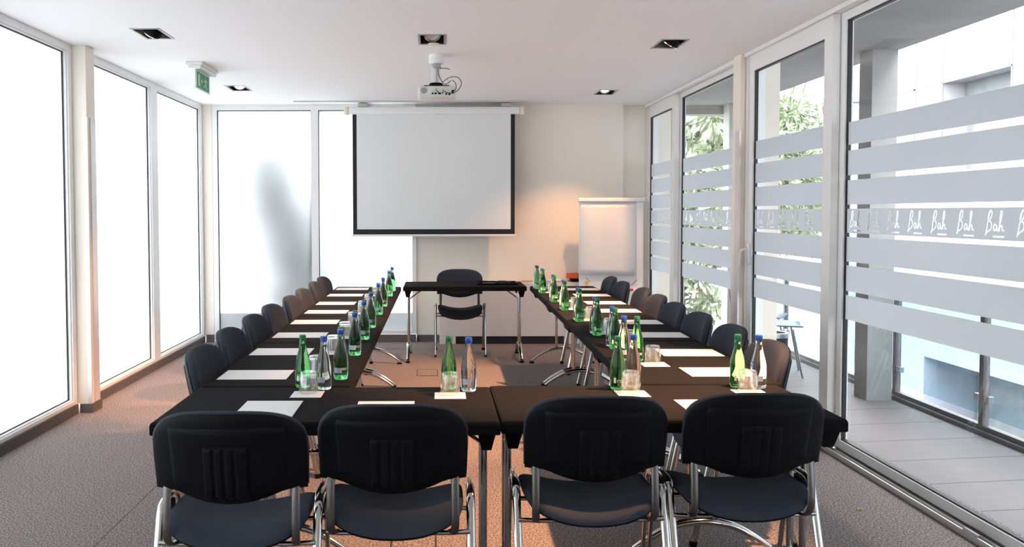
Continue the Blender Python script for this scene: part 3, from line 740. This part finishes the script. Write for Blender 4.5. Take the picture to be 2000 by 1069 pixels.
# ------------------------------------------------------------------ chairs
def slab(nx, ny, fx, thick):
    """closed pillow: fx(u, v) -> (point, normal); thick(u, v, side)"""
    m = MB(); bm = m.bm; F, B = [], []
    for i in range(nx+1):
        ru, rb = [], []
        for j in range(ny+1):
            u = -1+2*i/nx; v = -1+2*j/ny
            u = math.copysign(1-(1-abs(u))**1.6, u); v = math.copysign(1-(1-abs(v))**1.6, v)
            p, n = fx(u, v); tf, tb = thick(u, v)
            ru.append(bm.verts.new(p+n*tf)); rb.append(bm.verts.new(p-n*tb))
        F.append(ru); B.append(rb)
    for G in (F, B):
        for i in range(nx):
            for j in range(ny): bm.faces.new((G[i][j], G[i+1][j], G[i+1][j+1], G[i][j+1]))
    edge = [(i, 0) for i in range(nx)]+[(nx, j) for j in range(ny)]+[(i, ny) for i in range(nx, 0, -1)]+[(0, j) for j in range(ny, 0, -1)]
    for (a, b), (c, d) in zip(edge, edge[1:]+edge[:1]): bm.faces.new((F[a][b], F[c][d], B[c][d], B[a][b]))
    return m
def rnd_edge(u, v, p=7): 
    e = (1-abs(u)**p)*(1-abs(v)**p); return math.sqrt(max(e, 0))
def back_pt(x, z, dy=0.):
    u = x/.24
    return Vector((x, -.185-.20*(z-.60)+.055*u*u+dy, z))
def back_surface(hw, zt0, zt1, zb0, zb1, n=4.2, dy=0., tp=.010):
    def fx(u, v):
        top = zt0+(zt1-zt0)*max(0, 1-abs(u)**n)**(1/n); bot = zb0-(zb0-zb1)*max(0, 1-(abs(u)/.72)**2)
        z = bot+(top-bot)*(v+1)/2
        x = u*(hw-tp*(1-(z-zb1)/(zt1-zb1)))
        return back_pt(x, z, dy), Vector((-.35*u, 1, .18)).normalized()
    return fx
def make_chair():
    r = tag(empty('conference_chair'), 'x', 'chair')
    # backrest cushion
    slab(26, 18, back_surface(.244, .715, .856, .608, .572, n=3.1), lambda u, v: (.004+.020*rnd_edge(u, v), .004+.016*rnd_edge(u, v))).build('backrest', FABRIC, r, True)
    bs = slab(20, 12, back_surface(.242, .710, .852, .600, .560, n=3.1, dy=-.012), lambda u, v: (.001, .003+.012*rnd_edge(u, v, 5))).build('back_shell', BLACKP, r, True)
    slab(18, 12, back_surface(.178, .795, .808, .622, .582, n=8, dy=-.023), lambda u, v: (.001, .002+.008*rnd_edge(u, v, 14))).build('back_panel', BLACKP, bs, True)
    # ribbed grip plate
    def ribs(u, v):
        e = rnd_edge(u, v, 16); g = 0
        if v < .80:
            for k in (-.5, -.05, .4): g += math.exp(-((u-k)/.085)**4)
        return (.001, .001+.009*e-.004*min(1, g))
    slab(64, 10, back_surface(.066, .745, .752, .583, .583, n=12, dy=-.030, tp=.0), ribs).build('grip_plate', BLACKP, bs, True)
    # seat
    def sx(u, v):
        rr = .23; n = 5.
        x = u*.228*(1-.08*abs(v)**4); y = .015+v*.205*(1-.25*abs(u)**5)
        z = .435+.052*abs(u)**2.2-.05*max(0, (v-.45)/.55)**2-.018*max(0, (-v-.5)/.5)**2
        return Vector((x, y, z)), Vector((-.22*u, .0, 1)).normalized()
    slab(24, 22, sx, lambda u, v: (.004+.024*rnd_edge(u, v, 6), .003)).build('seat', FABRIC, r, True)
    def sx2(u, v):
        p, n = sx(u, v); p = Vector((p.x*.99, .015+(p.y-.015)*.99, p.z-.006)); return p, n
    slab(18, 14, sx2, lambda u, v: (.0, .004+.012*rnd_edge(u, v, 5))).build('seat_pan', BLACKP, r, True)
    # side frames: oval tube up from the rear foot, over and down to the front foot
    for s in (-1, 1):
        x = s*.252
        MB().tube(spline([(x, .215, .012), (x, .135, .40), (x-s*.001, .115, .485), (x, .085, .512), (x, .035, .515)], 5), .0075, .0155, (1, 0, 0), 12).build('front_leg', CHROME, r, True)
        MB().tube(spline([(x, -.225, .012), (x, -.095, .40), (x, -.065, .485), (x, -.035, .512), (x, .0345, .515)], 5), .0145, .0085, (1, 0, 0), 12).build('rear_leg', CHROME, r, True)
        MB().tube([(x, .216, .001), (x, .212, .024)], .011, .018, seg=10).build('foot_cap', BLACKP, r)
        MB().tube([(x, -.2265, .001), (x, -.217, .024)], .017, .011, seg=10).build('foot_cap', BLACKP, r)
        MB().box(x-.012, x+.012, -.012, .052, .462, .500, .004).build('linking_clip', BLACKP, r)
        MB().tube(spline([back_pt(s*.198, .62, -.008), (s*.199, -.170, .54), (s*.199, -.172, .46), (s*.196, -.150, .420), (s*.188, -.10, .408)], 5), .013, .006, (1, 0, 0), 12).build('back_upright', UPRIGHT, r, True)
    MB().tube([(-.248, -.10, .404), (-.18, -.10, .400), (.18, -.10, .400), (.248, -.10, .404)], .008, seg=10, ref=(0, 0, 1)).tube([(-.248, .12, .404), (-.18, .12, .400), (.18, .12, .400), (.248, .12, .404)], .008, seg=10, ref=(0, 0, 1)).build('crossbar', CHROME, r, True)
    return r
CHAIR = Proto(make_chair)
def chair(x, y, face, label, group):
    CHAIR.place((x, y, 0), face-PI/2, label, group)
UP = PI/2
chair(-.640, 2.725, UP+.0, 'grey blue conference chair seen from behind, at the left end of the near table', 'four chairs at the near tables')
chair(-.146, 2.815, UP-.0, 'grey blue conference chair seen from behind, left of the gap between the two near tables', 'four chairs at the near tables')
chair(.518, 2.925, UP+.02, 'grey blue conference chair seen from behind, right of the gap between the two near tables', 'four chairs at the near tables')
chair(1.055, 2.968, UP+.03, 'grey blue conference chair seen from behind, at the right end of the near table', 'four chairs at the near tables')
POS = ['nearest the camera', 'second from the camera', 'third from the camera', 'fourth from the camera', 'fifth from the camera', 'sixth from the camera', 'seventh from the camera', 'farthest from the camera']
LY = [3.70, 4.28, 4.85, 5.40, 5.97, 6.54, 7.20, 7.76]; RY = [3.83, 4.38, 4.93, 5.48, 6.02, 6.575, 7.18, 7.74]
DL = [.036, .013, .012, .008, .036, .028, .028, .02]; DR = [-.040, -.035, -.045, -.045, -.025, -.005, -.045, -.04]
for k in range(8):
    chair(-.885+DL[k], LY[k], 0.+random.uniform(-.03, .03), f'grey conference chair on the window side of the left row, {POS[k]}', 'chairs along the left table row')
    chair(1.365+DR[k]+TA*(RY[k]-3.8), RY[k], PI-TA+random.uniform(-.03, .03), f'grey conference chair on the glass door side of the right row, {POS[k]}', 'chairs along the right table row')
chair(.222, 8.58, -PI/2, 'dark conference chair behind the single table below the projection screen', None)

# ------------------------------------------------------------------ paper, coasters, bottles, glasses
TZ = .7405
def sheet_mesh(w, d, t=.0009, curl=0.):
    m = MB(); m.box(-w/2, w/2, -d/2, d/2, 0, t); return m
SH = {}
def sheet(name, w, d, x, y, rz, label, cat, group, z=TZ):
    if name not in SH: SH[name] = o = sheet_mesh(w, d).build(name, PAPER)
    else: o = SH[name].copy(); COL.objects.link(o)
    o.location = (x, y, z); o.rotation_euler = (0, 0, rz); tag(o, label, cat, group)
for x, y, rz, lab in ((-.615, 2.992, 0, 'blank white sheet on the near table in front of the leftmost front chair'), (-.195, 2.981, 0, 'blank white sheet on the near table before the second front chair from left'),
                      (.995, 3.00, .012, 'blank white sheet on the brown lit near table in front of the right end chair')):
    sheet('paper_sheet', .21, .297, x, y, rz, lab, 'paper', 'blank sheets of paper on the tables')
PLY = [3.655, 4.265, 4.845, 5.43, 5.985, 6.55, 7.205, 7.80]; PRY = [3.70, 4.215, 4.83, 5.40, 6.02, 6.557, 7.17, 7.715]
for k in range(8):
    sheet('paper_sheet', .21, .297, -.798, PLY[k], PI/2+random.uniform(-.015, .015), f'blank white sheet on the left table row, {POS[k]}', 'paper', 'blank sheets of paper on the tables')
    sheet('paper_sheet', .21, .297, 1.245+TA*(PRY[k]-3.8)+(.012 if k else 0), PRY[k], PI/2-TA+random.uniform(-.015, .015), f'blank white sheet on the right table row, {POS[k]}', 'paper', 'blank sheets of paper on the tables')

def text_mesh(body, size):
    cu = bpy.data.curves.new('t', 'FONT'); cu.body = body; cu.size = size
    o = bpy.data.objects.new('t', cu); COL.objects.link(o)
    dg = bpy.context.evaluated_depsgraph_get(); me = bpy.data.meshes.new_from_object(o.evaluated_get(dg))
    bpy.data.objects.remove(o); bpy.data.curves.remove(cu); return me
def wrap(m, r, a0, z0, me):
    b = bmesh.new(); b.from_mesh(me)
    bmesh.ops.triangulate(b, faces=b.faces)
    for v in b.verts:
        a = a0+v.co.x/r; z = z0+v.co.y; v.co = Vector((r*math.sin(a), -r*math.cos(a), z))
    m.merge(b)
PROF = [(0, .0), (.0255, .0), (.0295, .004), (.0305, .012), (.0308, .055), (.0305, .085), (.0285, .105), (.0240, .127), (.0185, .148), (.0145, .166), (.0128, .180), (.0128, .190), (.0122, .197), (0, .197)]
def make_bottle(green):
    r = tag(empty('water_bottle'), 'x', 'bottle')
    MB().lathe(PROF, seg=32).build('glass_body', GREENG if green else CLEARG, r, True)
    MB().lathe([(0, .213), (.0125, .213), (.0140, .210), (.0145, .1985), (.0132, .1945), (.0132, .1905), (.0129, .1905)], seg=28).build('cap', CAPG if green else CAPB, r, True)
    m = MB()
    if green:
        def patch(a, b, z0, z1, rr=.0312):
            n = 4
            for i in range(n):
                p, q = a+(b-a)*i/n, a+(b-a)*(i+1)/n
                m.quad([(rr*math.sin(p), -rr*math.cos(p), z0), (rr*math.sin(q), -rr*math.cos(q), z0), (rr*math.sin(q), -rr*math.cos(q), z1), (rr*math.sin(p), -rr*math.cos(p), z1)])
        patch(-.72, -.42, .028, .050)
        wrap(m, .0312, -.32, .031, text_mesh('ros', .024))
        m.build('printed_mark', LABW, r)
    else:
        def patch2(a, b, z0, z1, rr=.0312):
            n = 8
            for i in range(n):
                p, q = a+(b-a)*i/n, a+(b-a)*(i+1)/n
                m.quad([(rr*math.sin(p), -rr*math.cos(p), z0), (rr*math.sin(q), -rr*math.cos(q), z0), (rr*math.sin(q), -rr*math.cos(q), z1), (rr*math.sin(p), -rr*math.cos(p), z1)])
        patch2(-.9, .25, .030, .052); m.build('label', LABB, r)
    return r
BG = Proto(lambda: make_bottle(True)); BC = Proto(lambda: make_bottle(False))
def make_glass():
    r = tag(empty('tumbler'), 'x', 'glass')
    # turned upside down: rim on the table, thick base on top
    MB().lathe([(.0385, .0), (.0392, .002), (.0375, .022), (.0345, .060), (.0325, .078), (.0300, .083), (0, .083), (0, .070), (.0285, .069), (.0310, .060), (.0350, .022), (.0368, .0), (.0385, .0)], seg=48, flute=(12, .018, .012, .066)).build('glass_wall', TUMB, r, True)
    return r
GL = Proto(make_glass)
def place_set(gx, gy, lab, who):
    sheet('paper_coaster', .12, .115, gx, gy-.03, 0, f'white coaster under a tumbler {lab}', 'coaster', 'white paper coasters')
    GL.place((gx, gy, TZ+.0012), random.uniform(0, 1), f'upturned clear tumbler {lab}', 'upturned tumblers on coasters')
for (gx, gy), lab in (((-.512, 3.285), 'at the left end of the near tables'), ((.045, 3.258), 'in the middle of the near tables'), ((.757, 3.285), 'on the near tables behind the third front chair'), ((1.224, 3.298), 'at the right end of the near tables')):
    place_set(gx, gy, lab, '')
for (x, y), g, lab in (((-.553, 3.400), 1, 'green glass water bottle with a green cap at the left end of the near tables'), ((-.462, 3.362), 0, 'clear glass water bottle with a blue cap at the left end of the near tables'),
        ((.042, 3.365), 1, 'green water bottle in the middle of the near tables'), ((.120, 3.32), 0, 'clear glass water bottle with a blue cap in the middle of the near tables'),
        ((.720, 3.350), 1, 'green glass water bottle on the near tables behind the third front chair'), ((.793, 3.395), 0, 'blue capped clear water bottle on the near tables behind the third front chair'),
        ((1.215, 3.39), 1, 'green glass water bottle lit yellow green at the right end of the near tables'), ((1.293, 3.37), 0, 'clear glass water bottle with a blue cap at the right end of the near tables')):
    (BG if g else BC).place((x, y, TZ), 0, lab, 'green water bottles' if g else 'clear water bottles')
BLY = [3.56, 4.165, 4.69, 5.17, 5.83, 6.34, 7.10, 7.58]; BRY = [3.99, 4.345, 4.83, 5.44, 6.07, 6.63, 7.35, 7.78]
for k in range(8):
    y = BLY[k]; x = -.417
    BC.place((x, y, TZ), 0, f'blue capped clear water bottle on the left table row, {POS[k]}', 'clear water bottles')
    y2 = y+.078; BG.place((x-.006, y2, TZ), 0, f'green water bottle behind a clear one, left table row, {POS[k]}', 'green water bottles')
    place_set(-.535, y+.095, f'on the left table row, {POS[k]}', '')
    y = BRY[k]; x = .918 if k else .948
    BG.place((x, y, TZ), 0, f'green water bottle on the right table row, {POS[k]}', 'green water bottles')
    y2 = y+.085 if k else y+.02; x2 = x-.002 if k else x-.062
    BC.place((x2+.004, y2, TZ), 0, f'blue capped clear water bottle on the right table row, {POS[k]}', 'clear water bottles')
    gx, gy = (.997, 3.915) if k == 0 else (x+.09, y+.10)
    if k == 0: gx = 1.005
    place_set(gx, gy, f'on the right table row, {POS[k]}', '')

# tray with small things on the single table
t = tag(empty('serving_tray', (.575, 8.30, TZ)), 'small black tray with cables and clips on the single table', 'tray')
MB().box(-.19, .19, -.12, .12, 0, .006, .002).build('tray_base', BLACKP, t)
m = MB(); m.box(-.20, -.19, -.13, .13, 0, .020); m.box(.19, .20, -.13, .13, 0, .020); m.box(-.19, .19, -.13, -.12, 0, .020); m.box(-.19, .19, .12, .13, 0, .020); m.build('rim', BLACKP, t)
def coil(cx, cy, R, n, z0=.012):
    return spline([(cx+R*math.cos(a*.9)*(1+.1*math.sin(a)), cy+.6*R*math.sin(a*.9), z0+.004*math.sin(a*1.7)+a*.0008) for a in [k*.7 for k in range(n)]], 3)
c = MB().tube(coil(.06, .0, .07, 28), .0032, seg=6).build('coiled_cable', CABLE, smooth=True, loc=(.575, 8.30, TZ)); tag(c, 'coiled black cable lying in the black tray', 'cable')
c = MB().tube([(-.14, -.06, .013), (-.02, -.05, .013)], .006, seg=8).build('marker_pen', STEEL, smooth=True, loc=(.575, 8.30, TZ)); tag(c, 'silver marker pen at the left in the black tray', 'pen')
c = MB().box(-.17, -.09, .0, .05, .0065, .030, .005).build('remote_control', BLACKP, loc=(.575, 8.30, TZ)); tag(c, 'small black remote control in the left corner of the black tray', 'remote control')
c = MB().tube([(.0, -.085, .012), (.05, -.08, .012)], .005, seg=8).build('brass_clip', GOLD, loc=(.575, 8.30, TZ)); tag(c, 'little brass coloured clip near the front of the black tray', 'clip')

# floor boxes and crumbs
def floor_box(x, y, w, d, label):
    r = tag(empty('floor_box', (x, y, 0)), label, 'floor box')
    m = MB(); t = .006
    m.box(-w/2, w/2, -d/2, -d/2+t, .0004, .003); m.box(-w/2, w/2, d/2-t, d/2, .0004, .003); m.box(-w/2, -w/2+t, -d/2+t, d/2-t, .0004, .003); m.box(w/2-t, w/2, -d/2+t, d/2-t, .0004, .003)
    m.build('lid_frame', DARK, r)
    MB().box(-w/2+t, w/2-t, -d/2+t, d/2-t, .0004, .0015).build('lid', CARPET, r)
floor_box(-.10, 7.55, .19, .30, 'flush floor socket box in the carpet in front of the single table')
floor_box(-.11, 3.62, .20, .20, 'flush square floor socket box in the carpet between the two left front chairs')
c = MB(); c.box(0, .012, 0, .010, .0005, .012, .003); c.box(.016, .028, .002, .012, .0005, .011, .003); tag(c.build('crumbs', CRUMB, loc=(2.03, 4.02, 0)), 'two light brown crumbs on the carpet beside the door track', 'crumbs', kind='stuff')

# ------------------------------------------------------------------ light, sky, camera
w = bpy.data.worlds.new('World'); scene.world = w; w.use_nodes = True
nt = w.node_tree; bg = nt.nodes['Background']; bg.inputs[0].default_value = (.955, .98, 1, 1); bg.inputs[1].default_value = 4.2

f_px, px, py = 1640., 856., 480.
cam = bpy.data.cameras.new('camera'); cam.sensor_width = 36; cam.lens = f_px/2000*36
cam.shift_x = (1000-px)/2000; cam.shift_y = -(534.5-py)/2000
cam.clip_start = .05; cam.clip_end = 200
co = bpy.data.objects.new('camera', cam); COL.objects.link(co)
pitch, roll = .0394, -.0018
F = Vector((0, math.cos(pitch), -math.sin(pitch))); Rr = Vector((1, 0, 0)); U = Rr.cross(F)
R2 = Rr*math.cos(roll)+U*math.sin(roll); U2 = -Rr*math.sin(roll)+U*math.cos(roll)
M = Matrix(((R2.x, U2.x, -F.x, 0), (R2.y, U2.y, -F.y, 0), (R2.z, U2.z, -F.z, 1.45), (0, 0, 0, 1)))
co.matrix_world = M; scene.camera = co

scene.view_settings.view_transform = 'Standard'; scene.view_settings.look = 'None'; scene.view_settings.gamma = 1; scene.view_settings.use_curve_mapping = False
scene.view_settings.exposure = 2.04
cy = scene.cycles
cy.use_denoising = True; cy.max_bounces = 14; cy.diffuse_bounces = 6; cy.glossy_bounces = 6; cy.transmission_bounces = 12; cy.transparent_max_bounces = 24
cy.caustics_reflective = False; cy.caustics_refractive = False; cy.sample_clamp_indirect = 6
